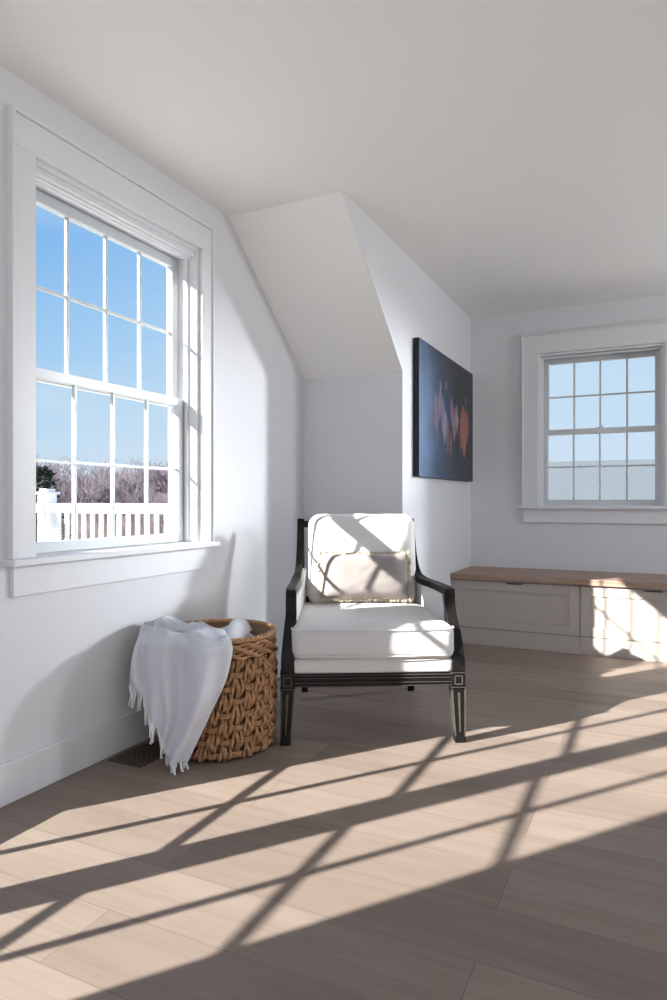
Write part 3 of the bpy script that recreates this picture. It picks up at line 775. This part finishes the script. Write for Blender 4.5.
    for i in range(m):
        f = i/(m-1)*.97*(len(hem)-1); k = int(f); p = hem[k].lerp(hem[min(len(hem)-1, k+1)], f-k)
        L_ = rnd.uniform(.058, .078)*(1-.25*(i/m))
        for q in range(1):
            d = Vector((rnd.uniform(-.15, .30), rnd.uniform(-.3, .1), -1)).normalized()
            e = p + d*L_; e.z = max(e.z, .006)
            mid = p + d*L_*.5 + Vector((rnd.uniform(-.004, .004), rnd.uniform(-.004, .004), 0)); mid.z = max(mid.z, .006)
            tube(bm, [p+Vector((0, 0, .004)), p+d*L_*.15, mid, e], [.003, .0052, .0042, .0048], 6)
    obj('fringe', bm, M['tassel'], t)
throw()

# ------------------------------------------------------------------ outdoors
bm = BM(); box(bm, (-6.35, -4, -.14), (XO-.005, 5.45, -.06)); struct(obj('deck_floor', bm, M['deck']))
bm = BM(); box(bm, (-260, -120, -4.2), (260, 300, -4.0)); struct(obj('ground', bm, M['ground']))
def railing():
    y = 5.32
    t = empty('deck_railing', (-4.2, y, -.06)); tag(t, 'white deck railing with square balusters outside the left window', 'railing')
    o0 = Vector(t.location)
    def add(nm, bx, par=t, bev=.004):
        bm = BM()
        for a, b in bx: box(bm, Vector(a)-o0, Vector(b)-o0)
        return obj(nm, bm, M['vinyl'], par, bevel=bev)
    p = add('post', [((-6.18, y-.07, -.06), (-6.04, y+.07, 1.075))])
    add('post_cap', [((-6.205, y-.095, 1.075), (-6.015, y+.095, 1.10)), ((-6.17, y-.06, 1.10), (-6.05, y+.06, 1.135))], p)
    add('top_rail', [((-6.04, y-.045, .93), (-2.11, y+.045, .975)), ((-6.04, y-.022, .87), (-2.11, y+.022, .93))])
    add('bottom_rail', [((-6.04, y-.022, .03), (-2.11, y+.022, .09))])
    add('side_rail', [((-6.145, -2, .87), (-6.075, y-.07, .975)), ((-6.135, -2, .03), (-6.085, y-.07, .09))])
    x = -5.93
    n = 0
    while x < -2.2:
        add('baluster', [((x-.020, y-.016, .09), (x+.020, y+.016, .87))], bev=.003); x += .125; n += 1
railing()

def tree_mesh(seed, H=8, depth=5):
    rnd = random.Random(seed); bm = BM()
    def branch(p, d, L_, r, lev):
        q = p + d*L_; mid = p + d*L_*.5 + Vector((rnd.uniform(-1, 1), rnd.uniform(-1, 1), 0))*L_*.05
        tube(bm, [p, mid, q], [r, r*.85, r*.65], 4 if lev > 1 else 6, cap=False)
        if lev >= depth: return
        for k in range(3 if lev < 4 else 3):
            a = rnd.uniform(0, 2*PI); s = rnd.uniform(.35, .75)
            nd = (d + Vector((math.cos(a), math.sin(a), rnd.uniform(-.05, .35)))*s).normalized()
            branch(p + d*L_*rnd.uniform(.65, 1), nd, L_*rnd.uniform(.62, .8), r*.58, lev+1)
    branch(Vector((0, 0, 0)), Vector((0, 0, 1)), H*.27, H*.017, 0)
    me = bpy.data.meshes.new('bare_tree'); bm.to_mesh(me); bm.free(); me.materials.append(M['bark']); return me
meshes = [tree_mesh(s) for s in (1, 2, 3)]
where = ['left', 'middle', 'right']
rnd = random.Random(11); k = 0
for i in range(44):
    px = 20 + i*165/44 + rnd.uniform(-2, 2); t = rnd.uniform(48, 75)
    g = U(px, 501, t); o = bpy.data.objects.new('bare_tree', meshes[i % 3]); C.objects.link(o)
    o.location = (g.x, g.y, -4.0); s = rnd.uniform(1.25, 1.6)*t/62; o.scale = (s*1.2, s*1.2, s); o.rotation_euler = (0, 0, rnd.uniform(0, 6))
    tag(o, 'bare grey winter tree in the wood beyond the deck railing', 'tree', 'bare trees beyond the railing')
# undergrowth
bm = BM(); rnd = random.Random(4)
for i in range(2600):
    px = rnd.uniform(0, 200); t = rnd.uniform(44, 78); g = U(px, 501, t); h = rnd.uniform(2.5, 6.0)*t/62
    p = Vector((g.x, g.y, -4)); a = rnd.uniform(0, 6.28)
    for q in range(3):
        d = Vector((math.cos(a+q*2)*rnd.uniform(.1, .4), math.sin(a+q*2)*rnd.uniform(.1, .4), 1)); e = p + d*h
        w_ = Vector((.05, .03, 0))
        bm.faces.new([bm.verts.new(v) for v in (p-w_, p+w_, e+w_*.3, e-w_*.3)])
tag(obj('undergrowth', bm, M['brush'], recalc=False), 'tangled brown winter undergrowth below the bare trees', 'undergrowth', kind='stuff')
# evergreen
def pine(name, px, t, H):
    g = U(px, 501, t); r = empty(name, (g.x, g.y, -4)); tag(r, 'dark green pine tree at the left edge of the left window', 'tree')
    bm = BM(); tube(bm, [(0, 0, 0), (0, 0, H)], [.25, .05], 8); obj('trunk', bm, M['bark'], r)
    bm = BM(); rn = random.Random(2)
    for i in range(900):
        z = H*rn.uniform(.25, 1); R = (H-z)*.32+.25; a = rn.uniform(0, 6.28); q = R*rn.uniform(.2, 1)
        p = Vector((q*math.cos(a), q*math.sin(a), z-.25*q)); s = rn.uniform(.12, .3)
        for _ in range(4):
            d = Vector((rn.uniform(-1, 1), rn.uniform(-1, 1), rn.uniform(-.3, .8)))*s; e = Vector((rn.uniform(-1, 1), rn.uniform(-1, 1), rn.uniform(-1, 1)))*s*.4
            bm.faces.new([bm.verts.new(p), bm.verts.new(p+d+e), bm.verts.new(p+d*1.4)])
    obj('foliage', bm, M['pine'], r, recalc=False)
pine('pine_tree', 41, 30, 6.5)
# neighbouring wing seen through the far window
t = empty('neighbouring_roof', (0, 13, -4)); tag(t, 'pale grey shingled roof outside the far window', 'roof')
bm = BM(); box(bm, (-9, .3, 0), (9, 5.5, 3.0)); obj('wall', bm, M['siding'], t)
bm = BM(); prism(bm, [(-.3, 2.9), (6.1, 2.9), (2.9, 5.90)], -9.3, 9.3, 'yz'); obj('roof_slope', bm, M['shingle'], t)

# ------------------------------------------------------------------ camera
cam = bpy.data.cameras.new('camera'); co = bpy.data.objects.new('camera', cam); C.objects.link(co)
co.location = (0, 0, 1.0); co.rotation_euler = (PI/2, 0, TH)
cam.sensor_fit = 'VERTICAL'; cam.sensor_height = 36; cam.lens = 24.012; cam.shift_y = .001; cam.clip_start = .05; cam.clip_end = 1000
sc = bpy.context.scene; sc.camera = co
sc.view_settings.view_transform = 'Standard'; sc.view_settings.look = 'None'; sc.view_settings.gamma = 1; sc.view_settings.exposure = 0
sc.view_settings.use_curve_mapping = False
sc.cycles.use_denoising = True; sc.cycles.max_bounces = 12; sc.cycles.diffuse_bounces = 6; sc.cycles.transparent_max_bounces = 16
sc.cycles.sample_clamp_indirect = 6; sc.cycles.caustics_reflective = False; sc.cycles.caustics_refractive = False
